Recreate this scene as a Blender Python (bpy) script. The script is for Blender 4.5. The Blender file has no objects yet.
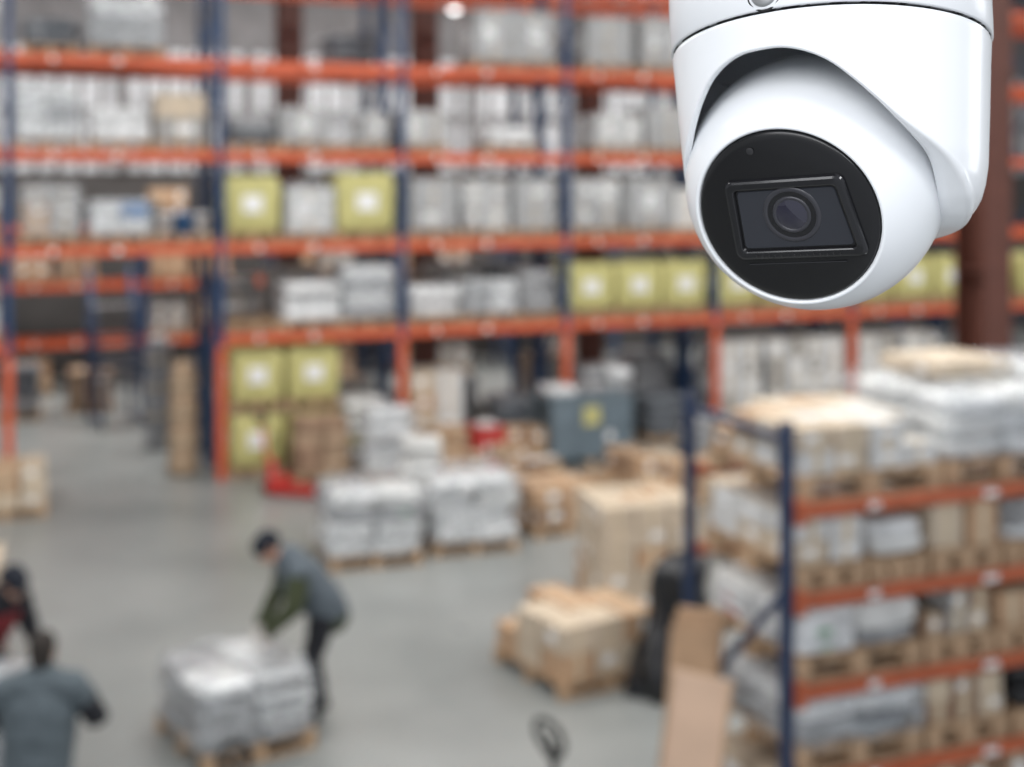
import bpy, math, random
import numpy as np
from mathutils import Vector, Matrix, noise
random.seed(7)
R=random.Random(11)
sc=bpy.context.scene
sc.view_settings.view_transform='Standard'
sc.view_settings.look='None'

# ------------------------------------------------------------ materials
M={}
def mat(name,col,rough=0.6,metal=0.0,var=0.12,scale=6.0,bump=0.0,coat=0.0,spec=0.5):
    m=bpy.data.materials.new(name); m.use_nodes=True
    nt=m.node_tree; b=nt.nodes['Principled BSDF']
    b.inputs['Roughness'].default_value=rough
    b.inputs['Metallic'].default_value=metal
    b.inputs['Coat Weight'].default_value=coat
    b.inputs['Specular IOR Level'].default_value=spec
    if var>0 or bump>0:
        tc=nt.nodes.new('ShaderNodeTexCoord')
        n=nt.nodes.new('ShaderNodeTexNoise'); n.inputs['Scale'].default_value=scale
        n.inputs['Detail'].default_value=5
        nt.links.new(tc.outputs['Object'],n.inputs['Vector'])
        r=nt.nodes.new('ShaderNodeValToRGB')
        r.color_ramp.elements[0].position=0.3; r.color_ramp.elements[1].position=0.7
        r.color_ramp.elements[0].color=[max(0,c*(1-var)) for c in col]+[1]
        r.color_ramp.elements[1].color=[min(1,c*(1+var)) for c in col]+[1]
        nt.links.new(n.outputs['Fac'],r.inputs['Fac'])
        nt.links.new(r.outputs['Color'],b.inputs['Base Color'])
        if bump>0:
            bp=nt.nodes.new('ShaderNodeBump'); bp.inputs['Strength'].default_value=bump
            bp.inputs['Distance'].default_value=0.02
            nt.links.new(n.outputs['Fac'],bp.inputs['Height'])
            nt.links.new(bp.outputs['Normal'],b.inputs['Normal'])
    else:
        b.inputs['Base Color'].default_value=list(col)+[1]
    M[name]=m; return m
mat('orange_paint',(0.57,0.105,0.04),.45,var=.1)
mat('orange_worn',(0.43,0.10,0.04),.5,var=.16)
mat('blue_paint',(0.014,0.045,0.12),.45,var=.1)
mat('navy_paint',(0.012,0.03,0.08),.45,var=.1)
mat('brown_steel',(0.11,0.038,0.026),.5)
mat('steel',(0.45,0.46,0.47),.4,metal=.8)
mat('wood',(0.43,0.29,0.18),.8,var=.25,scale=9)
mat('ply',(0.62,0.43,0.31),.6,var=.1,scale=3)
mat('carton',(0.44,0.285,0.175),.8,var=.14)
mat('carton_dark',(0.27,0.175,0.115),.8,var=.14)
mat('carton_light',(0.52,0.43,0.33),.75,var=.12)
mat('carton_grey',(0.32,0.31,0.30),.6,var=.18)
mat('carton_white',(0.58,0.575,0.565),.6,var=.12)
mat('tape',(0.55,0.45,0.32),.3)
mat('label',(0.78,0.78,0.78),.5,var=.05)
mat('film_white',(0.62,0.63,0.64),.25,var=.3,scale=7,bump=.5,coat=.4)
mat('film_grey',(0.25,0.255,0.265),.28,var=.35,scale=8,bump=.6,coat=.5)
mat('film_dark',(0.09,0.10,0.115),.3,var=.4,scale=8,bump=.6,coat=.4)
mat('sack_kraft',(0.38,0.27,0.18),.8,var=.15,bump=.3)
mat('sack_white',(0.64,0.64,0.63),.7,var=.14,bump=.3)
mat('yellow_bag',(0.50,0.465,0.19),.65,var=.16,bump=.3)
mat('red_plastic',(0.45,0.035,0.03),.4)
mat('red_print',(0.5,0.12,0.1),.6)
mat('green_print',(0.15,0.35,0.2),.6)
mat('blue_plastic',(0.06,0.18,0.4),.4)
mat('crate_blue',(0.13,0.17,0.20),.5,var=.15)
mat('black_plastic',(0.012,0.012,0.013),.35,var=0,bump=0)
mat('black_film',(0.010,0.011,0.014),.35,var=.3,bump=.8,scale=7)
mat('rubber',(0.02,0.02,0.02),.7)
mat('cloth_vest',(0.085,0.105,0.125),.85,bump=.3,scale=12)
mat('cloth_vest2',(0.075,0.095,0.11),.85,bump=.3,scale=12)
mat('cloth_green',(0.045,0.055,0.025),.9,bump=.3,scale=12)
mat('cloth_dark',(0.012,0.013,0.018),.9,bump=.3,scale=12)
mat('cloth_red',(0.16,0.015,0.02),.85,bump=.3,scale=12)
mat('beanie',(0.01,0.013,0.022),.95,bump=.4,scale=60)
mat('hair',(0.02,0.015,0.012),.8,bump=.5,scale=70)
mat('skin',(0.50,0.28,0.20),.55,var=.06)
mat('glove',(0.55,0.50,0.47),.8,var=.1)
mat('leather',(0.02,0.016,0.014),.5)
mat('eye_white',(0.8,0.8,0.8),.3,var=0)
mat('lip',(0.35,0.12,0.1),.5,var=0)
fc=bpy.data.materials.new('stretch_film'); fc.use_nodes=True; M['stretch_film']=fc
nt=fc.node_tree; pb=nt.nodes['Principled BSDF']; pb.inputs['Base Color'].default_value=(.62,.65,.68,1); pb.inputs['Roughness'].default_value=.2
tc=nt.nodes.new('ShaderNodeTexCoord'); mp=nt.nodes.new('ShaderNodeMapping'); mp.inputs['Scale'].default_value=(2.5,2.5,9)
nz=nt.nodes.new('ShaderNodeTexNoise'); nz.inputs['Scale'].default_value=2; nz.inputs['Detail'].default_value=6
nt.links.new(tc.outputs['Object'],mp.inputs['Vector']); nt.links.new(mp.outputs['Vector'],nz.inputs['Vector'])
mr=nt.nodes.new('ShaderNodeMapRange'); mr.inputs['From Min'].default_value=.35; mr.inputs['From Max'].default_value=.65; mr.inputs['To Min'].default_value=.04; mr.inputs['To Max'].default_value=.5
nt.links.new(nz.outputs['Fac'],mr.inputs['Value']); nt.links.new(mr.outputs['Result'],pb.inputs['Alpha'])
bp=nt.nodes.new('ShaderNodeBump'); bp.inputs['Strength'].default_value=.6; bp.inputs['Distance'].default_value=.02
nt.links.new(nz.outputs['Fac'],bp.inputs['Height']); nt.links.new(bp.outputs['Normal'],pb.inputs['Normal'])

# ------------------------------------------------------------ mesh builder
class MB:
    def __init__(s): s.v=[];s.f=[];s.m=[];s.sm=[];s.mats=[]
    def mi(s,n):
        if n not in s.mats: s.mats.append(n)
        return s.mats.index(n)
    def add(s,vs,fs,m,smooth=False):
        o=len(s.v); s.v+= [tuple(v) for v in vs]; k=s.mi(m)
        for f in fs: s.f.append(tuple(i+o for i in f)); s.m.append(k); s.sm.append(smooth)
    def box(s,cx,cy,cz,sx,sy,sz,m,rz=0,mtx=None,bev=0.0):
        hx,hy,hz=sx/2,sy/2,sz/2
        b=bev
        if b<=0:
            vs=[Vector((x,y,z)) for x in(-hx,hx) for y in(-hy,hy) for z in(-hz,hz)]
            fs=[(0,1,3,2),(4,6,7,5),(0,4,5,1),(2,3,7,6),(0,2,6,4),(1,5,7,3)]
        else:
            pts=[(-hx+b,-hy),(hx-b,-hy),(hx,-hy+b),(hx,hy-b),(hx-b,hy),(-hx+b,hy),(-hx,hy-b),(-hx,-hy+b)]
            def ring(z,k): return [Vector((x*k[0],y*k[1],z)) for x,y in pts]
            k=((hx-b)/hx,(hy-b)/hy)
            rs=[ring(-hz,k),ring(-hz+b,(1,1)),ring(hz-b,(1,1)),ring(hz,k)]
            vs=[p for r in rs for p in r]; fs=[]
            for i in range(3):
                for j in range(8):
                    a=i*8+j; c=i*8+(j+1)%8
                    fs.append((a,c,c+8,a+8))
            fs.append(tuple(range(7,-1,-1))); fs.append(tuple(range(24,32)))
        c=Vector((cx,cy,cz)); rot=Matrix.Rotation(rz,3,'Z') if mtx is None else mtx
        s.add([rot@v+c for v in vs],fs,m)
    def beam(s,a,b,w,h,m):
        a=Vector(a);b=Vector(b);d=b-a;L=d.length;d.normalize()
        up=Vector((0,0,1)) if abs(d.z)<.95 else Vector((1,0,0))
        y=up.cross(d).normalized(); z=d.cross(y)
        mt=Matrix((d,y,z)).transposed()
        c=(a+b)/2
        s.box(c.x,c.y,c.z,L,w,h,m,mtx=mt)
    def pillow(s,cx,cy,cz,a,b,c,m,e=.45,rz=0,nu=20,nv=10,jit=0.0,seed=0):
        vs=[];fs=[]
        def sp(x,e): return math.copysign(abs(x)**e,x)
        cr,sr=math.cos(rz),math.sin(rz)
        for j in range(nv+1):
            t=-math.pi/2+math.pi*j/nv
            for i in range(nu):
                u=2*math.pi*i/nu
                x=a*sp(math.cos(t),e)*sp(math.cos(u),e); y=b*sp(math.cos(t),e)*sp(math.sin(u),e); z=c*sp(math.sin(t),min(1,e*1.4))
                if jit:
                    q=1+jit*noise.noise(Vector((x*5+seed,y*5,z*5+seed*1.7)))
                    x*=q;y*=q
                vs.append((cx+x*cr-y*sr,cy+x*sr+y*cr,cz+z))
        for j in range(nv):
            for i in range(nu):
                k=(i+1)%nu
                fs.append((j*nu+i,j*nu+k,(j+1)*nu+k,(j+1)*nu+i))
        s.add(vs,fs,m,True)
    def tube(s,pts,r,m,n=10,closed=False):
        pts=[Vector(p) for p in pts];N=len(pts);vs=[];fs=[]
        ref=None
        for i,p in enumerate(pts):
            if closed: d=pts[(i+1)%N]-pts[i-1]
            else: d=pts[min(i+1,N-1)]-pts[max(i-1,0)]
            d.normalize()
            if ref is None: ref=d.orthogonal().normalized()
            ref=(ref-d*ref.dot(d)).normalized(); q=d.cross(ref)
            rr=r[i] if isinstance(r,(list,tuple)) else r
            for k in range(n):
                t=2*math.pi*k/n
                vs.append(p+(ref*math.cos(t)+q*math.sin(t))*rr)
        for i in range(N if closed else N-1):
            j=(i+1)%N
            for k in range(n):
                l=(k+1)%n
                fs.append((i*n+k,i*n+l,j*n+l,j*n+k))
        if not closed: fs.append(tuple(range(n-1,-1,-1))); fs.append(tuple(range((N-1)*n,N*n)))
        s.add(vs,fs,m,True)
    def lathe(s,prof,m,O=(0,0,0),A=(0,0,1),U=(1,0,0),n=96,smooth=True,T=None):
        O=Vector(O);A=Vector(A).normalized();U=Vector(U);U=(U-A*U.dot(A)).normalized();V=A.cross(U)
        vs=[];fs=[]
        for h,r in prof:
            for k in range(n):
                t=2*math.pi*k/n; p=O+A*h+(U*math.cos(t)+V*math.sin(t))*max(r,1e-5)
                vs.append(T(p) if T else p)
        for i in range(len(prof)-1):
            for k in range(n):
                l=(k+1)%n
                fs.append((i*n+k,i*n+l,(i+1)*n+l,(i+1)*n+k))
        s.add(vs,fs,m,smooth)
    def obj(s,name,loc=(0,0,0),rz=0,parent=None,scale=None):
        me=bpy.data.meshes.new(name); me.from_pydata(s.v,[],s.f)
        for n in s.mats: me.materials.append(M[n])
        me.polygons.foreach_set('material_index',s.m); me.polygons.foreach_set('use_smooth',s.sm)
        me.update(); o=bpy.data.objects.new(name,me); sc.collection.objects.link(o)
        o.location=loc;o.rotation_euler=(0,0,rz)
        if parent: o.parent=parent
        return o

# ------------------------------------------------------------ cargo
def pallet(b,w,d,m='wood',z=0):
    for i in range(5): b.box(-w/2+.06+i*(w-.12)/4,0,z+.131,.11,d,.022,m)
    for j in (-1,0,1):
        b.box(0,j*(d/2-.05),z+.112,w,.1,.018,m)
        b.box(0,j*(d/2-.05),z+.01,w,.1,.02,m)
        for i in (-1,0,1): b.box(i*(w/2-.06),j*(d/2-.05),z+.061,.1,.1,.084,m)
    return z+.142
def cartons(b,w,d,z0,h,nx,ny,nz,ms,jit=.012,skip=0.0,labels=.5):
    cw,cd,ch=w/nx,d/ny,h/nz
    alive={}
    for k in range(nz):
        for i in range(nx):
            for j in range(ny):
                if k>0 and not alive.get((i,j,k-1),True): alive[(i,j,k)]=False; continue
                if k==nz-1 and R.random()<skip: alive[(i,j,k)]=False; continue
                alive[(i,j,k)]=True
                x=-w/2+cw*(i+.5)+R.uniform(-jit,jit); y=-d/2+cd*(j+.5)+R.uniform(-jit,jit); z=z0+ch*(k+.5)
                m=R.choice(ms); rz=R.uniform(-.02,.02)
                sx,sy,sz=cw-.018,cd-.018,ch-.004
                b.box(x,y,z,sx,sy,sz,m,rz=rz,bev=.006)
                if m.startswith('carton'):
                    b.box(x,y,z,.05,sy+.004,sz+.003,'tape',rz=rz)
                    if R.random()<labels:
                        lx=R.uniform(-.15,.15)*sx
                        b.box(x+lx,y,z+sz*.05,sx*.34,sy+.006,sz*.36,'label',rz=rz)
                    if R.random()<labels:
                        b.box(x,y+R.uniform(-.1,.1)*sy,z,sx+.006,sy*.34,sz*.36,'label',rz=rz)
    return z0+h
def sacks(b,w,d,z0,h,nx,ny,nz,ms,jit=.02,prints=None,miss=0.0):
    cw,cd,ch=w/nx,d/ny,h/nz
    for k in range(nz):
        for i in range(nx):
            for j in range(ny):
                if k==nz-1 and R.random()<miss: continue
                x=-w/2+cw*(i+.5)+R.uniform(-jit,jit);y=-d/2+cd*(j+.5)+R.uniform(-jit,jit)
                m=R.choice(ms)
                b.pillow(x,y,z0+ch*(k+.5),cw*.52,cd*.52,ch*.56,m,e=.38,rz=R.uniform(-.05,.05),jit=.12,seed=R.random()*50)
                if prints and R.random()<.6:
                    b.pillow(x,y,z0+ch*(k+.5),cw*.525,cd*.25,ch*.3,R.choice(prints),e=.4,nu=12,nv=6)
                    b.pillow(x,y,z0+ch*(k+.5),cw*.25,cd*.525,ch*.3,R.choice(prints),e=.4,nu=12,nv=6)
    return z0+h
def wrap(b,w,d,z,h,rough=.07):
    b.pillow(0,0,z+h/2+.01,w/2+.035,d/2+.035,h/2+.045,'stretch_film',e=.22,nu=64,nv=30,jit=rough,seed=R.random()*30)
def carton_load(loc,rz,w=1.1,d=.9,h=.7,n=(3,2,3),ms=('carton',),name='pallet_of_cartons',skip=.15,pm='wood',labels=.5,film=False):
    b=MB(); z=pallet(b,w,d,pm); cartons(b,w-.03,d-.03,z,h,*n,list(ms),skip=skip,labels=labels)
    if film: wrap(b,w-.03,d-.03,z,h)
    return b.obj(name,loc,rz)
def sack_load(loc,rz,w=1.1,d=.9,h=.7,n=(2,2,4),ms=('film_white',),name='pallet_of_sacks',prints=None,pm='wood',film=False,jit=.02,miss=0.0,rough=.07):
    b=MB(); z=pallet(b,w,d,pm); sacks(b,w-.04,d-.04,z,h,*n,list(ms),prints=prints,jit=jit,miss=miss)
    if film: wrap(b,w,d,z,h,rough)
    return b.obj(name,loc,rz)
def bulk_bag(loc,rz,w=.86,d=.86,h=.86,m='yellow_bag',n=1):
    b=MB(); z=pallet(b,w,d)
    b.pillow(0,0,z+h/2,w/2,d/2,h/2+.01,m,e=.2,nu=32,nv=16,jit=.07,seed=R.random()*40)
    for sx in(-1,1):
        for sy in(-1,1):
            p=Vector((sx*(w/2-.1),sy*(d/2-.1),z+h-.04))
            b.tube([p,p+Vector((-sx*.02,0,.1)),p+Vector((-sx*.1,0,.11)),p+Vector((-sx*.13,0,0))],.014,m,n=6)
    b.box(0,-d/2+.005,z+h*.52,w*.34,.03,h*.30,'label'); b.box(-w/2+.005,0,z+h*.52,.03,d*.34,h*.30,'label')
    b.box(0,-d/2,z+h*.2,w*.6,.026,.05,m)
    return b.obj('bulk_bag',loc,rz)

# ------------------------------------------------------------ room
th=math.atan2(.36,.933); D=Vector((math.cos(th),math.sin(th),0)); Nn=Vector((-math.sin(th),math.cos(th),0))
O1=Vector((-4.52,20.2,0))
def W(lx,ly,z=0,O=O1): return O+D*lx+Nn*ly+Vector((0,0,z))
def shell(name,vs,fs,m):
    me=bpy.data.meshes.new(name); me.from_pydata([tuple(v) for v in vs],[],fs); me.materials.append(m)
    o=bpy.data.objects.new(name,me); sc.collection.objects.link(o); return o
fm=bpy.data.materials.new('concrete_floor'); fm.use_nodes=True; nt=fm.node_tree; bs=nt.nodes['Principled BSDF']
tc=nt.nodes.new('ShaderNodeTexCoord'); n1=nt.nodes.new('ShaderNodeTexNoise'); n1.inputs['Scale'].default_value=.45; n1.inputs['Detail'].default_value=8
nt.links.new(tc.outputs['Object'],n1.inputs['Vector'])
r=nt.nodes.new('ShaderNodeValToRGB'); r.color_ramp.elements[0].position=.35; r.color_ramp.elements[1].position=.65
r.color_ramp.elements[0].color=(.195,.208,.205,1); r.color_ramp.elements[1].color=(.27,.28,.275,1)
nt.links.new(n1.outputs['Fac'],r.inputs['Fac']); nt.links.new(r.outputs['Color'],bs.inputs['Base Color'])
n2=nt.nodes.new('ShaderNodeTexNoise'); n2.inputs['Scale'].default_value=1.3; nt.links.new(tc.outputs['Object'],n2.inputs['Vector'])
mr=nt.nodes.new('ShaderNodeMapRange'); mr.inputs['To Min'].default_value=.22; mr.inputs['To Max'].default_value=.45
nt.links.new(n2.outputs['Fac'],mr.inputs['Value']); nt.links.new(mr.outputs['Result'],bs.inputs['Roughness'])
a=[W(-16,-22),W(30,-22),W(30,12.5),W(-16,12.5)]
shell('floor',a,[(0,1,2,3)],fm)
mat('ceiling_metal',(.30,.30,.31),.6,var=.05)
shell('ceiling',[v+Vector((0,0,11)) for v in a],[(3,2,1,0)],M['ceiling_metal'])
mat('wall_panel',(.66,.68,.71),.5,var=.18,scale=2); mat('wall_lower',(.06,.056,.055),.7,var=.2,scale=2); mat('wall_upper',(.16,.155,.16),.6,var=.2,scale=2)
def corr(name,p,q,z0,z1,m,outn):
    L=(q-p).length; d=(q-p)/L; n=int(L/.09); vs=[];fs=[]
    for i in range(n+1):
        off=outn*(.045 if (i%4) in (1,2) else 0)
        b0=p+d*(L*i/n)+off; vs+=[b0+Vector((0,0,z0)),b0+Vector((0,0,z1))]
    for i in range(n): fs.append((2*i,2*i+2,2*i+3,2*i+1))
    return shell(name,vs,fs,m)
wb=corr('wall_back',W(-16,12.5),W(30,12.5),4.9,7.9,M['wall_panel'],-Nn)
wb3=corr('upper_band',W(-16,12.45),W(30,12.45),7.9,11,M['wall_upper'],-Nn); wb3.parent=wb
wb2=shell('lower_band',[W(-16,12.4),W(30,12.4),W(30,12.4,4.9),W(-16,12.4,4.9)],[(0,1,2,3)],M['wall_lower']); wb2.parent=wb
b=MB()
for k in range(92):
    x=-15.5+k*.5
    b.box(x,0,6.4,.10 if k%6 else .28,.08,3.0,'wall_upper')
b.box(7,0,6.4,46,.06,.07,'wall_upper')
o=b.obj('wall_girts',W(0,12.3),th); o.parent=wb
corr('wall_left',W(-16,-22),W(-16,12.5),0,11,M['wall_panel'],D)
corr('wall_right',W(30,12.5),W(30,-22),0,11,M['wall_panel'],-D)

def hcol(loc,h,w=.42,rz=0):
    b=MB()
    b.box(0,-w/2+.012,h/2,w,.024,h,'brown_steel'); b.box(0,w/2-.012,h/2,w,.024,h,'brown_steel'); b.box(0,0,h/2,.02,w-.03,h,'brown_steel')
    b.box(0,0,.015,w+.2,w+.2,.03,'brown_steel')
    for k in range(5): b.box(0,0,1.5+k*2,w-.02,w-.03,.02,'brown_steel')
    return b.obj('steel_column',loc,rz)
hcol((6.16,17,0),11,.5,rz=.5)
hcol(W(1.9,4.2),11,.45,th); hcol(W(4.6,4.2),11,.45,th); hcol(W(-5.5,4.2),11,.45,th); hcol(W(8.2,4.2),11,.45,th)

# ------------------------------------------------------------ racks
def rack(name,loc,rz,posts,depths,levels,H,skips=(),guard=2.1,beamh=.15,pw=.1,bw=.05,orange='orange_paint',blue='blue_paint'):
    b=MB()
    for x in posts:
        for (y0,y1) in depths:
            for y in (y0,y1):
                zg=guard
                b.box(x,y,zg+(H-zg)/2,pw,.08 if pw>.08 else pw,H-zg,blue) 
                if zg>0: b.box(x,y,zg/2,pw+.03,.1,zg,orange if y==depths[0][0] else blue)
                b.box(x,y,.01,.18,.16,.02,'steel')
            z=.3;k=0
            step=(y1-y0)*.95
            while z+step<H:
                p,q=((y0,y1) if k%2==0 else (y1,y0))
                b.beam((x,p,z),(x,q,z+step),.03,.04,blue); z+=step;k+=1
            b.beam((x,y0,.3),(x,y1,.3),.03,.04,blue); b.beam((x,y0,H-.1),(x,y1,H-.1),.03,.04,blue)
    for i in range(len(posts)-1):
        for li,z in enumerate(levels):
            if (i,li) in skips: continue
            for (y0,y1) in depths:
                for y in (y0-.02,y1+.02):
                    b.box((posts[i]+posts[i+1])/2,y,z,posts[i+1]-posts[i]-pw,bw,beamh,orange)
                for s_ in (posts[i]+pw/2+.03,posts[i+1]-pw/2-.03):
                    b.box(s_,y0-.03,z,.06,.07,beamh+.06,orange)
                for q in (.25,.5,.75):
                    b.box(posts[i]+q*(posts[i+1]-posts[i]),(y0+y1)/2,z+.02,.05,y1-y0,.04,'steel')
                b.box(posts[i]+.5*(posts[i+1]-posts[i]),y0-.05,z,.10,.006,beamh*.5,'label')
                b.box(posts[i]+.2*(posts[i+1]-posts[i]),y0-.05,z,.07,.006,beamh*.5,'label')
    return b.obj(name,loc,rz)
LV=[2.2,3.62,5.05,6.48,7.95]
BAY=2.92
posts=[BAY*k for k in range(-4,8)]; posts[3]=-3.08; posts[2]=-6.05; posts[1]=-9.05; posts[0]=-11.9
rack('pallet_rack',O1,th,posts,[(0,1.1),(1.35,2.45)],LV,8.6,skips={(3,0)})
def top(l): return 0 if l<0 else LV[l]+.078
def CL(lx,l,w,h,n=(2,2,2),ms=('carton',),ly=.55,d=.95,**k):
    carton_load(W(lx,ly,top(l)),th,w,d,h,n,ms,**k)
def SL(lx,l,w,h,n=(2,2,3),ms=('film_white',),ly=.55,d=.95,**k):
    sack_load(W(lx,ly,top(l)),th,w,d,h,n,ms,**k)
def BB(lx,l,w=.85,h=.85,ly=.5,z=None): bulk_bag(W(lx,ly,top(l) if z is None else z),th,w,w,h)
G=('carton_grey','carton_grey','carton_white')
F=dict(film=True)
BB(.58,-1);BB(.58,-1,z=1.02); BB(1.48,-1,z=1.02); BB(1.48,-1)
SL(2.38,-1,.8,.95,(1,1,5),('sack_white','yellow_bag'))
CL(3.55,-1,.95,1.35,(2,2,4),('carton','carton_light','carton_white')); 
SL(5.1,-1,.9,.8,(1,2,4),('film_dark','film_grey'))
SL(6.7,-1,1.0,1.25,(2,1,5),('film_grey','film_white'))
SL(7.9,-1,.9,.7,(1,2,4),('film_dark',))
for x in (9.35,10.35,11.15,12.35,13.4): CL(x,-1,.9,1.6,(2,2,5),('carton_white','carton_grey','carton_white'),skip=0)
CL(.55,0,.8,.62,(1,1,1),('carton_dark',)); SL(1.45,0,.95,.62,(1,2,3),('film_white',),jit=.05); SL(2.4,0,.9,.85,(1,2,4),('film_grey','film_white'),**F)
SL(3.5,0,.9,.5,(1,2,2),('film_white',),jit=.05); SL(4.5,0,.95,.55,(2,2,2),('film_grey','film_white'),**F); SL(5.4,0,.75,.7,(1,2,3),('film_grey',))
for x in (6.35,7.28,8.2): BB(x,0,.88,.8)
for x in (9.3,10.25,11.15): BB(x,0,.85,.78)
for x in (12.25,13.2,14.1,15.2,16.2): BB(x,0,.85,.78)
CL(-2.5,1,.85,.75,(2,2,3),('carton_white','carton_grey','carton'),**F); SL(-1.5,1,.9,.5,(2,2,2),('film_white','blue_plastic'),**F)
b=MB(); z=pallet(b,.86,.9)
for i in (-1,0,1):
    for j in (-1,0,1):
        b.lathe([(0,.0),(0,.115),(.3,.135),(.3,.142),(.32,.142),(.325,0)],R.choice(['label','blue_plastic','label']),O=(i*.28,j*.29,z),n=24)
b.obj('pallet_of_paint_buckets',W(-.55,.5,top(1)),th)
BB(.5,1,.88,.9); CL(1.43,1,.8,.72,(1,1,1),G,**F); BB(2.33,1,.98,.95)
CL(3.5,1,.85,.85,(1,2,2),G,skip=0,**F); CL(4.42,1,.85,.82,(2,1,2),G,skip=0,**F); CL(5.32,1,.8,.85,(1,1,2),G,skip=0,**F)
CL(6.45,1,.95,.85,(2,1,2),G,skip=0,**F); CL(7.5,1,.95,.85,(1,1,1),G,skip=0,**F); CL(8.3,1,.6,.7,(1,1,1),G,skip=0)
for x in (9.4,10.5,12.3,13.3,14.3): CL(x,1,.9,.85,(2,1,2),G,skip=0)
SL(-2.55,2,.95,.8,(2,2,3),('film_white','film_grey'),**F); SL(-1.5,2,.9,.5,(1,2,2),('film_white','film_grey')); CL(-.6,2,.8,.75,(1,2,2),('carton_light','carton','carton_grey'))
SL(.5,2,.8,.42,(1,2,2),('film_dark','film_grey')); CL(1.35,2,.85,.55,(1,1,1),G,**F); CL(2.28,2,.85,.5,(2,1,1),('carton_light','carton_grey'),**F)
CL(3.35,2,.75,.55,(2,1,1),G,**F); SL(4.9,2,.9,.32,(1,2,2),('film_white',)); CL(6.9,2,.9,.55,(2,1,1),G,skip=0,**F); CL(7.9,2,.95,.7,(1,1,1),G,skip=0,**F)
for x in (9.4,10.5,12.3): CL(x,2,.9,.7,(2,1,2),G,skip=0)
SL(-1.4,3,1.1,.75,(1,2,3),('film_grey','film_white'),**F); SL(-2.5,3,.8,.4,(1,2,2),('film_dark',))
CL(4.95,3,1.5,.85,(2,1,1),('carton_white','carton_grey'),skip=0,**F); CL(6.7,3,.9,.8,(1,1,1),G,skip=0,**F); CL(7.8,3,.95,.85,(2,1,1),G,skip=0,**F)
CL(10,3,.9,.8,(1,1,1),G)
for l in range(0,4):
    for x in (-5.6,-4.6,-3.6): CL(x,l,.8,R.uniform(.5,.85),(2,2,2),G+('carton',))
for l in range(-1,4):
    for x in np.arange(.5,14,.97):
        if abs((x%BAY))<.42 or abs((x%BAY)-BAY)<.42: continue
        if l==2 and R.random()<.85: continue
        if l==3 and R.random()<.8: continue
        if R.random()<.12: continue
        h=R.uniform(.5,.85)*(1.6 if l<0 else 1)
        if R.random()<.5: CL(x,l,.85,h,(1,2,2),R.choice([('carton_grey',),('carton_dark',),('carton_dark','carton_grey')]),ly=1.9,labels=.2)
        else: SL(x,l,.85,h,(1,2,3),R.choice([('film_grey',),('film_dark',),('film_dark','film_grey')]),ly=1.9)
for l in (1,2,3):
    for x in (-2.4,-1.2): 
        if R.random()<.6: SL(x,l,.9,.5,(1,2,2),('film_dark','film_grey'),ly=1.9)
rack('pallet_rack',W(-9,9.6),th,[0,2.92,5.84,8.76,11.68,14.6,17.5,20.4],[(0,1.1)],[1.1,2.35,3.6],4.2,guard=0)
for l,z in ((0,0),(1,1.18),(2,2.43),(3,3.68)):
    for k in range(24):
        x=.55+k*.97
        if min(x%2.92,2.92-x%2.92)<.5 or x>20 or R.random()<.25: continue
        ms=R.choice([('carton',),('carton_dark',),('carton_dark','carton'),('carton_grey',)])
        carton_load(W(-9+x,9.6+.55,z),th,.85,.9,R.uniform(.45,.85),(2,2,2),ms)

# ------------------------------------------------------------ right foreground rack
O2=Vector((1.52,7.2,0)); L2=[.3,.8,1.3,1.81,2.32,2.82]
rack('shelving_rack',O2,th,[0,2.75,5.5],[(0,1.1)],L2,3.32,guard=0,beamh=.07,pw=.058,bw=.04,orange='orange_worn',blue='navy_paint')
def T2(l): return L2[l]+.041
def C2(x,y,l,w,d,h,n,ms,**k): return carton_load(W(x,y,T2(l),O2),th,w,d,h,n,ms,**k)
def S2(x,y,l,w,d,h,n,ms,**k): return sack_load(W(x,y,T2(l),O2),th,w,d,h,n,ms,**k)
C2(.57,.5,5,1.0,1.0,.27,(4,4,2),('carton_light','carton','carton_light','carton_white'),skip=.12,labels=.8)
S2(1.58,.55,5,.9,1.0,.38,(2,2,3),('film_white','sack_white'),prints=['film_grey'],film=True,jit=.04,rough=.12)
b=MB(); cartons(b,.6,.6,0,.10,2,2,1,['carton_light'],skip=0); b.obj('carton_layer',W(1.62,.66,T2(5)+.142+.43,O2),th)
S2(2.28,.55,5,.44,.95,.45,(1,2,4),('film_white','film_grey','sack_white'),film=True)
C2(3.3,.55,5,.95,1.0,.6,(3,3,3),('carton_light','carton_white'),skip=.1)
H=.255
C2(.3,.5,4,.48,1.0,H,(2,3,2),('carton_white','carton_light'),skip=.1); S2(.76,.5,4,.4,1.0,.2,(1,3,2),('sack_white','film_white'))
C2(1.25,.5,4,.5,1.0,H,(2,3,1),('carton','carton_light'),skip=.05); S2(1.73,.5,4,.4,1.0,.22,(1,3,3),('film_white','sack_white','film_grey')); C2(2.3,.5,4,.7,1.0,.2,(3,3,1),('carton_dark','carton_light','carton_white'),skip=.1)
S2(.49,.5,3,.86,1.0,H,(2,2,3),('sack_white','film_white','film_grey'),prints=['red_print','green_print','film_grey']); C2(1.2,.5,3,.5,1.0,H,(3,3,2),('carton_light','carton_dark','carton_grey'),skip=.05)
C2(1.72,.5,3,.5,1.0,.2,(2,3,1),('carton','carton_light'),skip=.05); C2(2.3,.5,3,.6,1.0,H,(3,3,2),('carton','carton_white','carton_dark'))
S2(.49,.5,2,.86,1.0,H,(2,2,2),('film_grey','film_white','film_dark'),film=True); C2(1.25,.5,2,.6,1.0,H,(3,3,2),('carton_dark','carton_light')); S2(1.85,.5,2,.5,1.0,H,(1,2,2),('film_dark','black_film')); S2(2.4,.5,2,.5,1.0,H,(1,2,3),('sack_white','film_white'))
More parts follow.
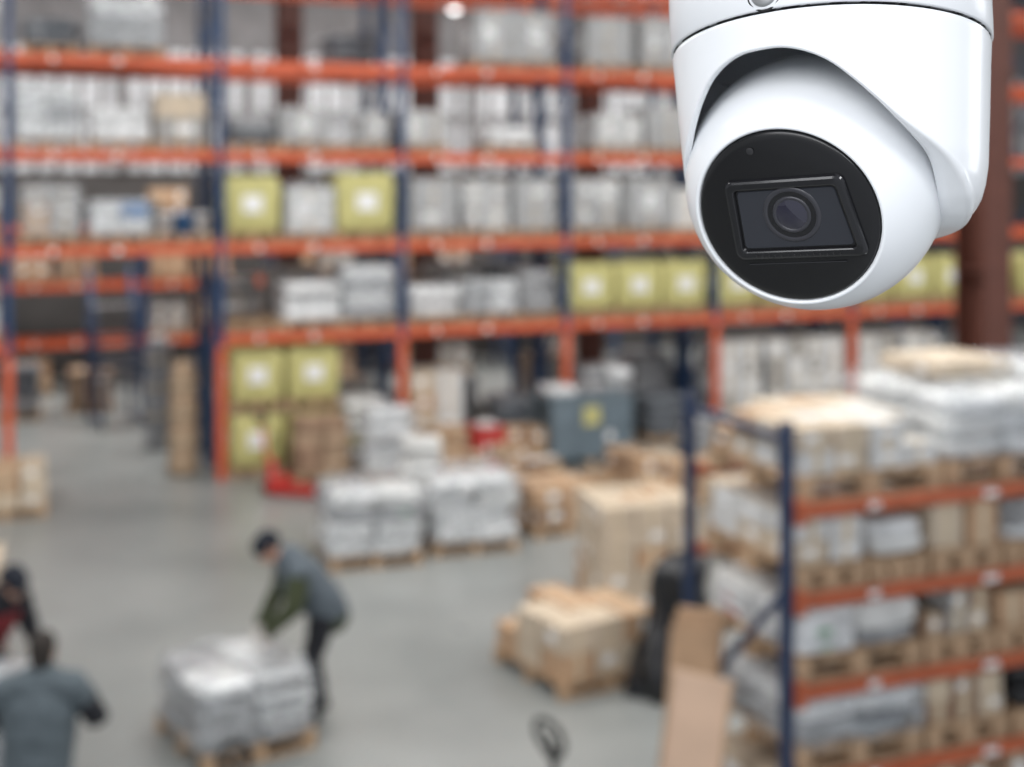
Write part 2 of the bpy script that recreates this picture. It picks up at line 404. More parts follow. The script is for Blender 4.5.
for l in (0,1):
    C2(.49,.5,l,.85,.95,.22,(2,2,1),('carton','carton_light')); C2(1.38,.5,l,.8,.95,.24,(3,3,1),('carton_dark',)); C2(2.27,.5,l,.75,.95,.22,(2,2,1),('carton',))
for l in range(0,5): C2(3.3,.5,l,.9,.95,.22,(2,2,1),('carton_light','carton'))

# ------------------------------------------------------------ floor stacks
carton_load((.60,12.42,0),.55,1.1,1.2,.50,(3,3,2),('carton','carton','carton_light'),skip=.35,labels=.2)
carton_load((1.36,14.1,0),.25,1.15,1.0,1.12,(3,3,5),('carton_light','carton_light','carton'),skip=.1,labels=.4)
carton_load((.52,17.5,0),.5,1.0,.9,.5,(2,3,2),('carton','carton_dark'),skip=.3)
carton_load((2.3,18.8,0),.3,1.1,.9,.55,(3,2,2),('carton','carton_light'),skip=.3)
carton_load((1.6,20.1,0),.4,.9,.8,.35,(2,2,1),('carton_dark','carton'),skip=.2)
carton_load((3.1,16.3,0),.3,1.1,.9,.75,(3,2,3),('carton','carton_light'),skip=.3)
carton_load((4.3,19.6,0),.3,1.1,.9,.8,(2,2,3),('carton_dark','carton_grey'),skip=.2)
sack_load((3.2,21.3,0),.3,.9,.8,.7,(1,2,3),('film_grey','film_dark'))
sack_load((-1.78,16.15,0),.3,1.15,1.05,.78,(2,2,4),('film_white','sack_white','film_grey'),prints=['film_grey','red_print','green_print'],film=True,jit=.06,miss=.3,rough=.2)
sack_load((-.6,16.75,0),.3,1.12,1.05,.8,(2,2,4),('film_white','sack_white'),prints=['green_print','film_grey','film_grey'],film=True,jit=.06,miss=.3,rough=.2)
carton_load((-7.12,18.3,0),.35,1.1,.9,.56,(3,2,3),('carton','carton_light'),skip=.1)
sack_load((-3.02,20.35,0),th,.85,.7,.85,(2,2,4),('sack_kraft','carton_dark'),name='pallet_of_kraft_sacks')
sack_load((-2.0,20.3,0),th,.75,.6,1.0,(1,1,4),('film_white',),film=True,jit=.05,rough=.2)
sack_load((-1.35,19.2,0),.15,.6,.5,.75,(1,1,4),('sack_white',),jit=.05)
carton_load((-1.2,21.0,0),th,.9,.6,.55,(3,2,2),('carton','carton_dark'),skip=.3)
carton_load((-.75,19.9,0),.2,.7,.6,.35,(2,2,2),('carton','carton_dark'),skip=.3)
carton_load((.2,21.3,0),th,.7,.6,.5,(2,2,2),('carton','carton_dark'),skip=.3)
b=MB()
for i,(x,y,m) in enumerate(((0,0,'red_plastic'),(.34,.1,'carton'),(.12,.38,'sack_white'),(.7,.05,'carton_dark'),(.95,.25,'sack_kraft'))):
    b.box(x,y,.14,.3,.26,.28,m,rz=.2*i,bev=.02); b.box(x,y,.285,.2,.18,.02,'label',rz=.2*i,bev=.005)
b.box(.17,.05,.42,.3,.26,.24,'sack_kraft',rz=.3,bev=.02)
b.obj('loose_parcels',(-.35,20.3,0),.1)
b=MB()
b.box(0,0,.36,.46,.46,.70,'red_plastic',bev=.02)
for k in range(4):
    b.box(0,0,.08+k*.2,.5,.5,.03,'red_plastic')
for sx in(-1,1):
    for sy in(-1,1): b.box(sx*.23,sy*.23,.37,.05,.05,.74,'red_plastic')
b.box(0,-.235,.42,.2,.01,.16,'label'); b.box(0,0,.75,.3,.3,.06,'sack_white',bev=.01)
b.obj('red_plastic_crate',(-.43,21.0,0),th)
b=MB()
z=.14
for x in (-.6,0,.6): b.box(x,0,.07,.12,.9,.14,'wood')
b.box(0,0,z+.5,1.45,.9,1.0,'crate_blue',bev=.02)
for x in (-.7,-.25,.25,.7): b.box(x,0,z+.5,.05,.94,1.02,'crate_blue')
for zz in (.03,.5,.98): b.box(0,0,z+zz,1.49,.93,.05,'crate_blue')
b.box(-.02,-.475,z+.7,.28,.01,.3,'yellow_bag'); b.box(.3,-.475,z+.35,.12,.01,.14,'label')
b.pillow(-.45,0,z+1.08,.28,.3,.09,'film_white',jit=.2); b.pillow(.15,.05,z+1.07,.3,.3,.07,'film_grey',jit=.2)
b.obj('machine_crate',(1.15,21.65,0),th)
def tall_roll(loc,h,r,m,name,lean=0):
    b=MB()
    pr=[(0,0),(0,r)]
    for i in range(1,14): pr.append((h*i/14,r*(1+.06*math.sin(i*1.7))*(1-.25*(i/14)**3)))
    pr+= [(h,r*.5),(h+.01,0)]
    b.lathe(pr,m,n=28)
    for zz in (.3,.55,.8): b.lathe([(h*zz-.02,r*1.07),(h*zz+.02,r*1.07)],'tape',n=28)
    return b.obj(name,loc,0)
tall_roll((-5.25,20.75,0),1.8,.23,'sack_kraft','kraft_paper_roll')
tall_roll((-6.2,22.8,0),1.95,.24,'film_grey','film_wrapped_roll')
b=MB()
for x in (-.4,.4):
    b.tube([(x,-.8,.1),(x,.5,2.2),(x,.5,3.0)],.04,'blue_paint'); b.tube([(x,.5,.1),(x,.5,2.2)],.04,'blue_paint'); b.tube([(x,-.8,.1),(x,.5,.1)],.04,'blue_paint')
    b.tube([(x,-.75,1.0),(x,.5,3.0)],.03,'blue_paint')
    for y in (-.8,.5): b.lathe([(-.02,0),(-.02,.08),(.02,.08),(.02,0)],'rubber',O=(x,y,.08),A=(1,0,0),U=(0,0,1),n=20)
for k in range(8): b.box(0,-.72+k*.16,.32+k*.26,.8,.2,.03,'steel')
b.box(0,.4,2.22,.8,.5,.04,'steel'); b.box(0,.5,1.1,.8,.03,.06,'blue_paint')
b.obj('rolling_ladder',(-7.7,25.2,0),.5)
carton_load((-8.6,26.5,0),.3,.9,.9,.7,(2,2,2),('carton_dark',)); sack_load((-6.9,26.8,0),.3,.8,.8,.6,(1,2,3),('film_dark',))
sack_load((-9.7,25.6,0),.3,.8,.8,.9,(1,2,3),('film_dark','film_grey'))
def pallet_jack(loc,rz,red=False,up=0):
    b=MB(); c='red_plastic' if red else 'rubber'
    for y in (-.19,.19):
        b.box(.62,y,.08,1.15,.15,.05,c); b.lathe([(-.05,0),(-.05,.04),(.05,.04),(.05,0)],'rubber',O=(1.05,y,.04),A=(0,1,0),U=(0,0,1),n=16)
    b.box(.06,0,.13,.16,.52,.2,c,bev=.02)
    b.lathe([(0,.06),(.3,.06),(.3,.04),(.42,.04),(.42,0)],c,O=(-.05,0,.1),n=20)
    for y in (-.08,.08): b.lathe([(-.03,0),(-.03,.09),(.03,.09),(.03,0)],'rubber',O=(-.08,y,.09),A=(0,1,0),U=(0,0,1),n=24)
    b.tube([(-.1,0,.2),(-.16,0,.6),(-.22,0,.98+up)],.025,c)
    loop=[]
    for i in range(28):
        t=2*math.pi*i/28; u=math.cos(t)*.12; v=math.sin(t)*.12
        loop.append((-.25-v*.25,u*(1+.15*math.sin(t)),1.11+v+up))
    b.tube(loop,.02,'rubber',closed=True)
    b.tube([(-.22,0,.97+up),(-.25,0,1.12+up)],.02,'rubber'); b.tube([(-.25,-.03,1.1+up),(-.265,.04,1.15+up)],.012,c)
    b.box(-.225,0,1.01+up,.05,.1,.07,'rubber',bev=.01)
    return b.obj('hand_pallet_jack',loc,rz)
pallet_jack((.42,8.3,0),.75,up=.06); pallet_jack((-1.47,7.72,0),-.6,up=0.02); pallet_jack((-3.55,19.5,0),-.35,True)
b=MB()
vs=[];fs=[];nu=56;nv=34
for j in range(nv+1):
    t=j/nv; z=1.24*t
    rr=(.42-.13*t)*(1 if t<.9 else math.sqrt(max(0,1-((t-.9)/.1)**2)))
    for i in range(nu):
        a_=2*math.pi*i/nu
        q=1+.5*noise.noise(Vector((math.cos(a_)*1.3,math.sin(a_)*1.3,z*2.2)))+.06*math.sin(7*a_+z*5)
        vs.append((rr*math.cos(a_)*q*.85+.17*t,rr*math.sin(a_)*q*.8,z))
for j in range(nv):
    for i in range(nu):
        k=(i+1)%nu; fs.append((j*nu+i,j*nu+k,(j+1)*nu+k,(j+1)*nu+i))
b.add(vs,fs,'black_film',True)
b.obj('black_tarp_bundle',(1.44,11.9,0),.5)
b=MB(); b.beam((-.2,0,.01),(0,.35,2.06),.018,.33,'ply')
for x in (-.16,.16): b.beam((x-.2,-.016,.01),(x,.334,2.06),.012,.015,'wood')
b.obj('plywood_sheet',(.88,6.5,0),-.35)
b=MB()
for k in range(3): b.beam((-.02*k,-.03*k,.0),(.12-.02*k,.18-.03*k,2.14-.05*k),.012,.27,'carton')
b.obj('flattened_cartons',(.96,7.5,0),-.2)

# ------------------------------------------------------------ people
def capsule(a,b,ra,rb,u,flat,n=20,m=5):
    a=Vector(a);b=Vector(b);d=b-a
    if d.length<1e-5: d=Vector((0,0,1e-4))
    w=d.normalized(); u=Vector(u); 
    if abs(u.normalized().dot(w))>.98: u=w.orthogonal()
    u=(u-w*u.dot(w)).normalized(); v=w.cross(u); vs=[];fs=[]
    rings=[]
    for i in range(m+1):
        t=math.pi/2*i/m; rings.append((a-w*(ra*math.cos(t)*min(1,flat+.3)),ra*math.sin(t)))
    for i in range(m+1):
        t=math.pi/2*i/m; rings.append((b+w*(rb*math.sin(t)*min(1,flat+.3)),rb*math.cos(t)))
    for c,r_ in rings:
        r_=max(r_,1e-4)
        for k in range(n):
            t=2*math.pi*k/n; vs.append(c+u*(r_*math.cos(t))+v*(r_*flat*math.sin(t)))
    for i in range(len(rings)-1):
        for k in range(n):
            l=(k+1)%n; fs.append((i*n+k,i*n+l,(i+1)*n+l,(i+1)*n+k))
    fs.append(tuple(range(n-1,-1,-1))); fs.append(tuple(range((len(rings)-1)*n,len(rings)*n)))
    return vs,fs
def human(name,loc,rz,parts,extras,voxel=.0065):
    vs=[];fs=[]
    for p in parts:
        v,f=capsule(*p[1:7]); o=len(vs); vs+=v; fs+=[tuple(i+o for i in q) for q in f]
    me=bpy.data.meshes.new(name+'_src'); me.from_pydata([tuple(v) for v in vs],[],fs)
    o=bpy.data.objects.new(name+'_src',me); sc.collection.objects.link(o)
    md=o.modifiers.new('r','REMESH'); md.mode='VOXEL'; md.voxel_size=voxel
    sm=o.modifiers.new('s','SMOOTH'); sm.iterations=3; sm.factor=.5
    dg=bpy.context.evaluated_depsgraph_get(); ev=o.evaluated_get(dg)
    me2=bpy.data.meshes.new_from_object(ev); bpy.data.objects.remove(o)
    me2.name=name; me2.materials.clear()
    names=[]
    for p in parts:
        if p[0] not in names: names.append(p[0])
    for n in names: me2.materials.append(M[n])
    nf=len(me2.polygons); c=np.zeros(nf*3); me2.polygons.foreach_get('center',c); c=c.reshape(-1,3)
    best=np.full(nf,1e9); idx=np.zeros(nf,dtype=np.int32)
    for p in parts:
        a=np.array(p[1],float);b_=np.array(p[2],float);ra,rb=p[3],p[4]
        d=b_-a; L=np.linalg.norm(d)+1e-6; w=d/L
        u=np.array(p[5],float); 
        if abs(np.dot(u/np.linalg.norm(u),w))>.98: u=np.array(Vector(w).orthogonal())
        u=u-w*np.dot(u,w); u/=np.linalg.norm(u); v=np.cross(w,u)
        rel=c-a; t=rel@w; tt=np.clip(t,0,L); ov=(t-tt)/min(1,p[6]+.3)
        rr=ra+(rb-ra)*tt/L
        e=np.sqrt((rel@u)**2+((rel@v)/p[6])**2+ov**2)-rr
        k=e<best; best[k]=e[k]; idx[k]=names.index(p[0])
    me2.polygons.foreach_set('material_index',idx); me2.polygons.foreach_set('use_smooth',[True]*nf)
    nv_=len(me2.vertices); co=np.zeros(nv_*3); me2.vertices.foreach_get('co',co); co=co.reshape(-1,3)
    nn=np.zeros(nv_*3); me2.vertices.foreach_get('normal',nn); nn=nn.reshape(-1,3)
    cloth=np.zeros(nv_); isc=[n.startswith('cloth') for n in names]
    for pi,poly in enumerate(me2.polygons):
        if isc[idx[pi]]:
            for vi in poly.vertices: cloth[vi]=1
    for i in np.nonzero(cloth)[0]:
        x,y,z=co[i]
        q=noise.noise(Vector((x*6,y*6,z*11)))*.012+noise.noise(Vector((x*15,y*15,z*24)))*.005
        co[i]+=nn[i]*q
    me2.vertices.foreach_set('co',co.ravel()); me2.update()
    root=bpy.data.objects.new(name,None); sc.collection.objects.link(root); root.location=loc; root.rotation_euler=(0,0,rz)
    ob=bpy.data.objects.new('body',me2); sc.collection.objects.link(ob); ob.parent=root
    b=MB()
    for (m,cc,r_) in extras: b.pillow(cc[0],cc[1],cc[2],r_[0],r_[1],r_[2],m,e=1,nu=14,nv=8)
    if extras: b.obj('face_details',parent=root)
    return root
def V(*a): return Vector(a)
def head(c,f,p,cover):
    c=V(*c);f=V(*f).normalized();p=V(*p);p=(p-f*p.dot(f)).normalized();r_=f.cross(p)
    P=[('skin',c+p*.035-f*.03,c+p*.035+f*.02,.078,.074,r_,1.0),
       ('skin',c+p*.01+f*.03,c-p*.068+f*.045,.066,.042,r_,.95),
       ('skin',c+f*.09+p*.02,c+f*.108-p*.022,.009,.015,r_,1.0),
       ('skin',c+f*.088+p*.03-r_*.04,c+f*.088+p*.03+r_*.04,.009,.009,r_,1.0),
       ('skin',c+f*.083-p*.052-r_*.015,c+f*.083-p*.052+r_*.015,.009,.009,p,1.0)]
    for s_ in(-1,1): P.append(('skin',c+r_*s_*.079+p*.02-f*.01,c+r_*s_*.082-p*.018-f*.005,.021,.013,f,.45))
    if cover=='beanie':
        P+=[('beanie',c+p*.062-f*.04,c+p*.065+f*.012,.096,.09,r_,1.0),('beanie',c+p*.045-f*.05,c+p*.055+f*.03,.096,.083,r_,.95)]
    else:
        P+=[('hair',c+p*.058-f*.035,c+p*.064+f*.015,.09,.084,r_,1.0),('hair',c-p*.03-f*.045,c+p*.04-f*.045,.072,.087,r_,1.0)]
    E=[]
    for s_ in(-1,1):
        e=c+f*.088+p*.012+r_*s_*.032; E.append(('eye_white',e,(.013,)*3)); E.append(('black_plastic',e+f*.009,(.006,)*3))
    E.append(('lip',c+f*.09-p*.048,(.018,.018,.006)))
    return P,E
def hand(w,h,pn,t,m='glove',curl=.6):
    w=V(*w);h=V(*h).normalized();t=V(*t);t=(t-h*t.dot(h)).normalized();pn=V(*pn);pn=(pn-h*pn.dot(h)-t*pn.dot(t)).normalized()
    P=[(m,w,w+h*.075,.034,.042,t,.42)]
    for i,L in enumerate((.072,.082,.076,.058)):
        o=.036-.024*i; b0=w+h*.085+t*o
        d1=(h*math.cos(curl*.4)+pn*math.sin(curl*.4)+t*(.16-.11*i)).normalized(); b1=b0+d1*L*.5
        d2=(h*math.cos(curl)+pn*math.sin(curl)+t*(.16-.11*i)).normalized(); b2=b1+d2*L*.3
        d3=(h*math.cos(curl*1.6)+pn*math.sin(curl*1.6)).normalized(); b3=b2+d3*L*.22
        P+=[(m,b0-d1*.02,b1,.0105,.0095,t,1.0),(m,b1,b2,.0095,.0088,t,1.0),(m,b2,b3,.0088,.0075,t,1.0)]
    a=w+h*.025+t*.03; bb=a+t*.028+h*.03+pn*.012; cc=bb+h*.028+t*.008+pn*.01
    P+=[(m,a,bb,.015,.012,t,1.0),(m,bb,cc,.012,.009,t,1.0)]
    return P
def legs(P,hips,knees,ankles,f,trm='cloth_dark'):
    f=V(*f)
    for hp,kn,an in zip(hips,knees,ankles):
        hp,kn,an=V(*hp),V(*kn),V(*an)
        P+=[(trm,hp,kn,.112,.085,f,.95),(trm,kn,an+V(0,0,.03),.085,.072,f,1.0),(trm,an+V(0,0,.05),an+V(0,0,.0),.074,.076,f,1.0)]
        P+=[('leather',an-f*.04+V(0,0,-.03),an+f*.14+V(0,0,-.045),.045,.036,f.cross(V(0,0,1)),.95),
            ('leather',an-f*.05+V(0,0,-.065),an+f*.16+V(0,0,-.065),.046,.046,f.cross(V(0,0,1)),.38)]
Y_=V(0,1,0)
# worker bending over the wrapped pallet
P=[]
hipc=V(-.13,0,.93); ch=V(.08,0,1.20); nk=V(.22,0,1.40)
legs(P,[(-.09,.10,.9),(-.12,-.10,.9)],[(.05,.13,.5),(-.03,-.12,.49)],[(.04,.14,.085),(-.10,-.13,.085)],(1,0,0))
P+=[('cloth_dark',hipc-V(.0,0,.03),hipc+V(.03,0,.03),.175,.175,Y_,.85),
    ('cloth_vest',hipc+V(.0,0,.02),ch,.215,.24,Y_,.84),
    ('cloth_vest',ch,nk-V(.05,0,.05),.24,.18,Y_,.84),
    ('cloth_green',hipc+V(-.02,0,-.035),hipc+V(.0,0,.0),.2,.2,Y_,.84),
    ('cloth_vest',nk-V(.03,0,.01),nk+V(.03,0,.03),.095,.085,Y_,.95),
    ('skin',nk,V(.32,0,1.46),.062,.058,Y_,1.0)]
for s_ in(1,-1):
    sh=V(.16,.205*s_,1.33); el=V(.22,.28*s_,1.06); wr=V(.40,.15*s_,.845)
    P+=[('cloth_vest',V(.14,.1*s_,1.31),sh,.13,.105,V(0,0,1),1.0),('cloth_green',sh,el,.098,.084,Y_,1.0),('cloth_green',el,wr,.084,.058,Y_,1.0),('cloth_green',wr-(wr-el).normalized()*.03,wr,.06,.058,Y_,1.0)]
    P+=hand(wr,(.45,-.05*s_,-1),(.8,0,.5),(0,-s_,0),'glove',.6)
hp_,he=head((.38,0,1.50),(.76,.05,-.64),(.62,0,.8),'beanie'); P+=hp_
human('warehouse_worker',(-1.74,11.30,0),math.radians(202),P,he)
# worker seen from behind
P=[]
legs(P,[(0,.10,.9),(0,-.10,.9)],[(.04,.12,.49),(.02,-.12,.49)],[(.02,.13,.085),(-.03,-.13,.085)],(1,0,0))
P+=[('cloth_dark',V(0,0,.88),V(0,0,.98),.18,.175,Y_,.8),('cloth_vest2',V(0,0,.93),V(.06,0,1.2),.225,.245,Y_,.72),
    ('cloth_vest2',V(.06,0,1.2),V(.09,0,1.34),.245,.19,Y_,.68),('cloth_vest2',V(.09,0,1.40),V(.1,0,1.45),.095,.085,Y_,.95),('skin',V(.09,0,1.45),V(.12,0,1.53),.066,.064,Y_,1.0)]
for s_ in(1,-1):
    sh=V(.08,.215*s_,1.37); el=V(.12,.345*s_,1.16); wr=V(.36,.26*s_,1.06)
    P+=[('cloth_vest2',V(.08,.1*s_,1.37),sh,.115,.10,V(0,0,1),1.0),('cloth_vest2',sh,sh+(el-sh)*.35,.098,.09,Y_,1.0),('cloth_dark',sh,el,.09,.075,Y_,1.0),('cloth_dark',el,wr,.075,.052,Y_,1.0)]
    P+=hand(wr,(1,-.1*s_,-.15),(0,0,-1),(0,-s_,0),'skin',.7)
hp_,he=head((.14,0,1.575),(.98,.1,-.25),(.2,0,1),'hair'); P+=hp_
w2=human('warehouse_worker',(-3.05,8.35,0),math.radians(97),P,he)
# worker at the left edge
P=[]
legs(P,[(-.06,.10,.9),(-.06,-.10,.9)],[(.06,.12,.5),(.0,-.12,.49)],[(.04,.13,.085),(-.12,-.13,.085)],(1,0,0))
P+=[('cloth_dark',V(-.06,0,.9),V(-.03,0,.97),.175,.175,Y_,.8),('cloth_red',V(-.05,0,.94),V(.1,0,1.2),.2,.215,Y_,.76),
    ('cloth_dark',V(.07,0,1.18),V(.18,0,1.34),.222,.17,Y_,.74),('cloth_dark',V(.18,0,1.36),V(.21,0,1.41),.09,.08,Y_,.95),('skin',V(.19,0,1.39),V(.25,0,1.46),.06,.056,Y_,1.0)]
for s_ in(1,-1):
    sh=V(.16,.2*s_,1.30); el=V(.22,.27*s_,1.04); wr=V(.42,.18*s_,.96)
    P+=[('cloth_dark',V(.14,.1*s_,1.3),sh,.115,.098,V(0,0,1),1.0),('cloth_dark',sh,el,.09,.075,Y_,1.0),('cloth_dark',el,wr,.072,.05,Y_,1.0)]
    P+=hand(wr,(1,-.1*s_,-.4),(0,0,-1),(0,-s_,0),'skin',.7)
hp_,he=head((.30,0,1.48),(.8,0,-.6),(.55,0,.8),'beanie'); P+=hp_
human('warehouse_worker',(-4.2,10.35,0),math.radians(-25),P,he)
sack_load((-3.85,9.45,0),.2,.75,.6,.9,(1,2,5),('film_grey',),film=True)
carton_load((-5.35,12.3,0),.3,1.0,.9,.95,(2,2,3),('carton_light','carton'))
sack_load((-2.32,10.88,0),.6,.98,1.1,.50,(2,2,5),('film_grey','film_grey','film_grey','film_white'),name='pallet_of_wrapped_sacks',film=True,jit=.04,rough=.14)

# ------------------------------------------------------------ CCTV turret camera
mat('cctv_white',(.82,.84,.865),.22,var=0,spec=.5)
mat('cctv_black',(.006,.006,.007),.25,var=0)
mat('cctv_gloss',(.008,.008,.010),.14,var=0,coat=.3)
mat('cctv_window',(.026,.028,.036),.06,var=0,coat=.3)
mat('lens_ring',(.035,.035,.042),.28,var=0)
mat('lens_glass',(.014,.013,.028),.03,var=0,coat=1.0)
mat('gap_dark',(.02,.02,.022),.6,var=0)
S=.5/1300
ca=bpy.data.objects.new('security_camera',None); sc.collection.objects.link(ca)
ca.location=(.5*304/1300,.5,4.65+.5*8/1300); ca.rotation_euler=(0,0,math.radians(-13.2))
ta=math.radians(-11); ro=math.radians(2)
TM=Matrix.Rotation(-ro,3,'Y')@Matrix.Rotation(ta,3,'X')
AX=Vector((16,0,0))
ZS=124
def TT(p): return (TM@p+AX)*S
def prof(z):
    tb=[(-60,108),(-56,115),(-50,124),(-42,132.5),(-32,138.5),(-18,143),(0,146.5),(60,151.5),(100,154.5),(ZS-3,156.5),(ZS,155.5)]
    return float(np.interp(z,[t[0] for t in tb],[t[1] for t in tb]))
phi0=math.radians(-24)
dl=[0,8,16,24,32,40,48,56,64,72,80,88,100,120,180]; zl=[91,90,84,73,56,38,21,8,-3,-15,-28,-40,-51,-57,-59]
def cat(x):
    x=min(abs(x),179.9)
    for i in range(len(dl)-1):
        if dl[i]<=x<=dl[i+1]:
            t=(x-dl[i])/(dl[i+1]-dl[i])
            def sl(k):
                if k<=0 or k>=len(dl)-1: return 0
                return (zl[k+1]-zl[k-1])/(dl[k+1]-dl[k-1])
            h=dl[i+1]-dl[i]
            return (2*t**3-3*t**2+1)*zl[i]+(t**3-2*t**2+t)*h*sl(i)+(-2*t**3+3*t**2)*zl[i+1]+(t**3-t**2)*h*sl(i+1)
    return zl[-1]
b=MB(); nph=360; rows=44; vs=[];fs=[]
for i in range(nph):
    ph=2*math.pi*i/nph; dd=(math.degrees(ph-phi0)+180)%360-180
    z0=cat(dd); col=[]
    q_=min(1,max(0,(45-z0)/75)); s_=q_*q_*(3-2*q_)*max(0,math.sin(ph)) if dd>0 else 0
    rad=2.5+6.5*s_; lw=6.5+22*s_
    for k in range(rows):
        t=k/(rows-1); z=ZS+(z0+rad-ZS)*t; col.append((z,prof(z)))
    rb=prof(z0+rad)
    for q in range(1,9):
        t=math.pi/2*q/8; col.append((z0+rad-rad*math.sin(t),rb-rad+rad*math.cos(t)))
    col+= [(z0+.3,rb-rad-(lw-2.5)*.5),(z0+1.2,rb-rad-(lw-2.5)),(z0+4,rb-rad-(lw-2.5)-1),(min(z0+30,ZS-4),max(rb-8-lw*.6,112)),(ZS-3,140)]
    n_=len(col)
    for z,r_ in col: vs.append(TT(Vector((r_*math.sin(ph),-r_*math.cos(ph),z))))
for i in range(nph):
    j=(i+1)%nph
    for k in range(n_-1): fs.append((i*n_+k,i*n_+k+1,j*n_+k+1,j*n_+k))
b.add(vs,fs,'cctv_white',True)
b.obj('shell',parent=ca)
b=MB()
b.lathe([(ZS-4,140),(ZS-4,153),(ZS+2.5,153),(ZS+2.5,156)],'gap_dark',T=TT,n=180)
b.obj('seam',parent=ca)
b=MB()
b.lathe([(ZS+2.5,153),(ZS+2.5,157),(ZS+4,158.5),(180,159.5),(235,160),(240,158),(243,150),(243,0)],'cctv_white',T=TT,n=180)
b.obj('base',parent=ca)
b=MB()
b.lathe([(240,0),(240,60),(270,55),(275,40),(300,38)],'cctv_white',T=TT,n=64)
b.obj('swivel_joint',parent=ca)
b=MB(); top_l=TT(Vector((0,0,290)))
zc=11-ca.location.z
b.tube([top_l,top_l+Vector((0,0,.03)),(top_l.x,top_l.y,zc-.02)],.014,'cctv_white',n=24)
b.lathe([(0,0),(0,.06),(.02,.07),(.02,0)],'cctv_white',O=(top_l.x,top_l.y,zc-.021),n=32)
b.obj('ceiling_pipe',parent=ca)
b=MB()
ph=math.radians(-21); c0=Vector((math.sin(ph),-math.cos(ph),0))
b.lathe([(150,0),(150,17),(157.9,17),(158.2,15.5)],'gap_dark',O=(0,0,142),A=c0,U=(0,0,1),n=32,T=TT)
b.lathe([(150,0),(150,13),(159,13),(161,11),(161.5,0)],'steel',O=(0,0,142),A=c0,U=(0,0,1),n=32,T=TT)
b.lathe([(161.6,0),(161.7,5)],'gap_dark',O=(0,0,142),A=c0,U=(0,0,1),n=6,T=TT)
b.obj('screw',parent=ca)
ex,ez=-.272,-.375
e=Vector((ex,-math.sqrt(1-ex*ex-ez*ez),ez)); u0=Vector((0,0,1)).cross(e).normalized(); v0=e.cross(u0)
ro2=math.radians(4); eu=u0*math.cos(ro2)+v0*math.sin(ro2); ev_=e.cross(eu)
BO=Vector((-2,0,-8))
RB=127.5; SH=8.5
TSB=lambda p:(p+BO)*S
TS=lambda p:(p+BO-e*SH)*S
b=MB()
pr=[(94.5-SH,87.6),(96.8-SH,88.3),(98-SH,89.8),(97.4-SH,91.6)]
a0=math.asin(92.6/RB)
for i in range(60): 
    t=a0+(math.pi-a0)*i/59; pr.append((RB*math.cos(t),RB*math.sin(t)))
b.lathe(pr,'cctv_white',A=e,U=eu,T=TSB,n=180); b.obj('ball_housing',parent=ca)
b=MB()
b.lathe([(101.5,0),(101.3,30),(100.6,60),(99.4,79),(98.4,85.2),(97,86.7),(94,86.9),(94,89)],'cctv_black',A=e,U=eu,T=TS,n=180)
b.lathe([(101,0),(101.2,3.2),(101.0,3.6)],'gap_dark',O=eu*-22+ev_*70,A=e,U=eu,T=TS,n=24)
b.obj('black_face',parent=ca)
def rr(w,h,c,hh,ox=6,oy=1,n=8):
    pts=[]
    for (sx,sy,st) in ((1,1,0),(-1,1,90),(-1,-1,180),(1,-1,270)):
        for k in range(n+1):
            t=math.radians(st+90*k/n); x=sx*(w-c)+c*math.cos(t); y=sy*(h-c)+c*math.sin(t)
            x*=1-.06*y/h; x+= -.06*y
            pts.append(TS(eu*(x+ox)+ev_*(y+oy)+e*hh))
    return pts
def loft(b,rings,m,cap=True,smooth=False):
    vs=[p for r_ in rings for p in r_]; n=len(rings[0]); fs=[]
    for i in range(len(rings)-1):
        for k in range(n): l=(k+1)%n; fs.append((i*n+k,i*n+l,(i+1)*n+l,(i+1)*n+k))
    b.add(vs,fs,m,smooth)
    if cap: b.add(rings[-1],[tuple(range(n))],m)
b=MB()
loft(b,[rr(61.5,41,8,98),rr(61.5,41,8,102.5),rr(60.5,40,8,104.6),rr(58.5,38,7,105.6),rr(54,33,5,105.8),rr(53,32,5,105.2)],'cctv_gloss',cap=False)
loft(b,[rr(53,32,5,105.2),rr(51.5,30.5,4,102.2)],'cctv_black')
loft(b,[rr(50.5,29.5,4,102.2),rr(50,29,4,103.0)],'cctv_window')
for k in range(14):
    x=-40+k*6.3+5; 
    p=TS(eu*x+ev_*(-34.5)+e*105.8)
    b.beam(p,p+ev_*(-2.2*S),.9*S,1.2*S,'gap_dark')
b.beam(TS(eu*(-46)+ev_*(-46)+e*100.8),TS(eu*50+ev_*(-46)+e*100.8),1.6*S,1.0*S,'cctv_gloss')
b.obj('window_frame',parent=ca)
b=MB(); lo=eu*7+ev_*5
b.lathe([(103.0,28),(103.9,27.4),(104.0,25),(103.6,23.5)],'lens_ring',O=lo,A=e,U=eu,T=TS,n=64)
b.lathe([(103.6,23.5),(103.4,18.5)],'cctv_gloss',O=lo,A=e,U=eu,T=TS,n=64)
b.lathe([(103.4,18.5),(104.4,18),(104.4,16),(103.6,15)],'lens_ring',O=lo,A=e,U=eu,T=TS,n=64)
b.lathe([(103.6,15),(104.6,12),(105.4,8),(105.8,4),(105.9,0)],'lens_glass',O=lo,A=e,U=eu,T=TS,n=64)
b.obj('lens',parent=ca)

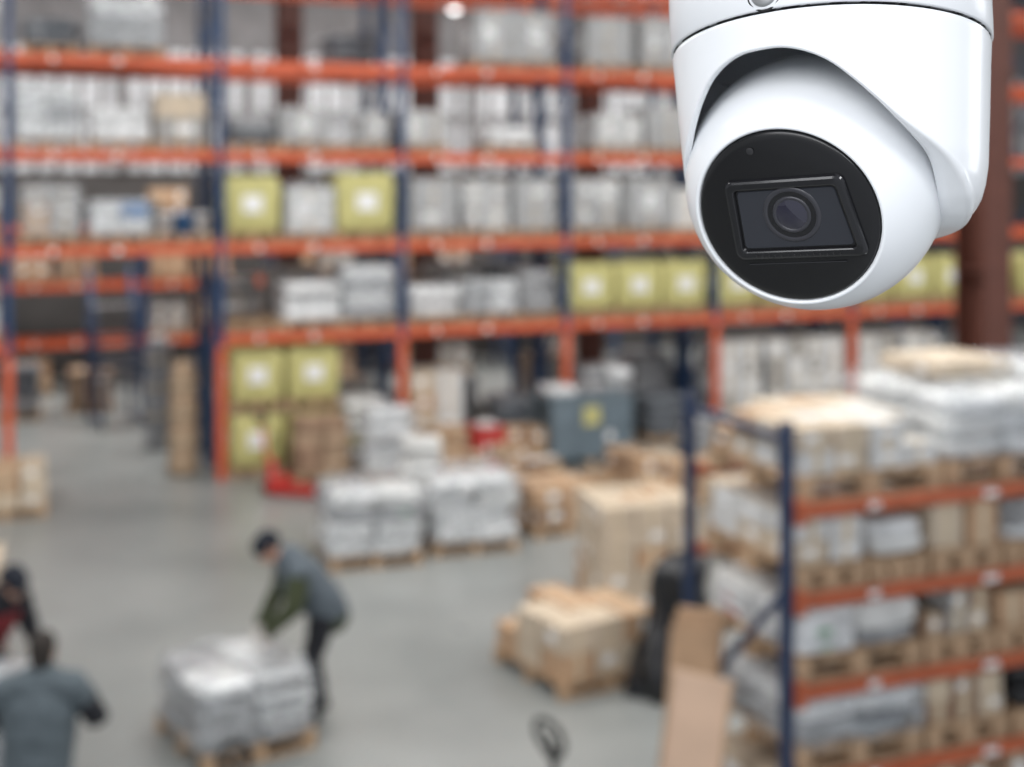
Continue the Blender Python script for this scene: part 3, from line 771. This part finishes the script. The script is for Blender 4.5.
# ------------------------------------------------------------ lights
def area(name,loc,sx,sy,p,rot=(0,0,0),col=(1,.985,.955)):
    l=bpy.data.lights.new(name,'AREA'); l.shape='RECTANGLE'; l.size=sx;l.size_y=sy;l.energy=p;l.color=col
    o=bpy.data.objects.new(name,l); sc.collection.objects.link(o); o.location=loc;o.rotation_euler=rot
    return o
for lx in (-6,2,10,18):
    for ly in (-14,-6,6.5):
        p=W(lx,ly,10.8); area('ceiling_light',p,5,2,520 if ly<0 else 950,(0,0,th))
area('front_fill_light',(-3,-4.5,7.5),6,4,400,(math.radians(68),0,math.radians(-20)),(.97,.98,1))  # added fill behind the viewpoint for camera-facing surfaces; no door there
area('right_side_light',(13,6,6),5,5,260,(math.radians(80),0,math.radians(75)),(.97,.98,1))  # area lamp added on the right; no door is modelled there
wl=area('cctv_fill_light',(1.3,-1.6,6.3),.9,.9,32,col=(.97,.985,1))  # unseen lamp added to brighten the white security camera from upper right
wl.rotation_euler=(Vector((.12,.5,4.65))-wl.location).to_track_quat('-Z','Y').to_euler()
mat('lamp_glow',(1,1,1),.5,var=0); bsd=M['lamp_glow'].node_tree.nodes['Principled BSDF']; bsd.inputs['Emission Color'].default_value=(1,1,1,1); bsd.inputs['Emission Strength'].default_value=5
for lp in ((-1.08,24.5,7.93),(-7.3,26,8.3)):
    b=MB(); b.lathe([(0,0),(0,.11),(.02,.18),(.2,.08),(.3,.05),(.3,0)],'steel',n=24); b.pillow(0,0,-.02,.1,.1,.06,'lamp_glow',e=1); b.tube([(0,0,.3),(0,0,11-lp[2]-.02)],.01,'steel')
    b.obj('pendant_lamp',lp,0)

w=bpy.data.worlds.new('World'); sc.world=w; w.use_nodes=True
w.node_tree.nodes['Background'].inputs['Color'].default_value=(.88,.93,1,1); w.node_tree.nodes['Background'].inputs['Strength'].default_value=.58

# ------------------------------------------------------------ camera
cd=bpy.data.cameras.new('camera'); cam=bpy.data.objects.new('camera',cd); sc.collection.objects.link(cam)
cam.location=(0,0,4.65); cam.rotation_euler=(math.radians(90),0,0)
cd.sensor_width=36; cd.lens=36*1300/1024; cd.shift_y=-201.5/1024; cd.clip_start=.05; cd.clip_end=200
cd.dof.use_dof=True; cd.dof.focus_distance=.452; cd.dof.aperture_fstop=7.2
sc.camera=cam
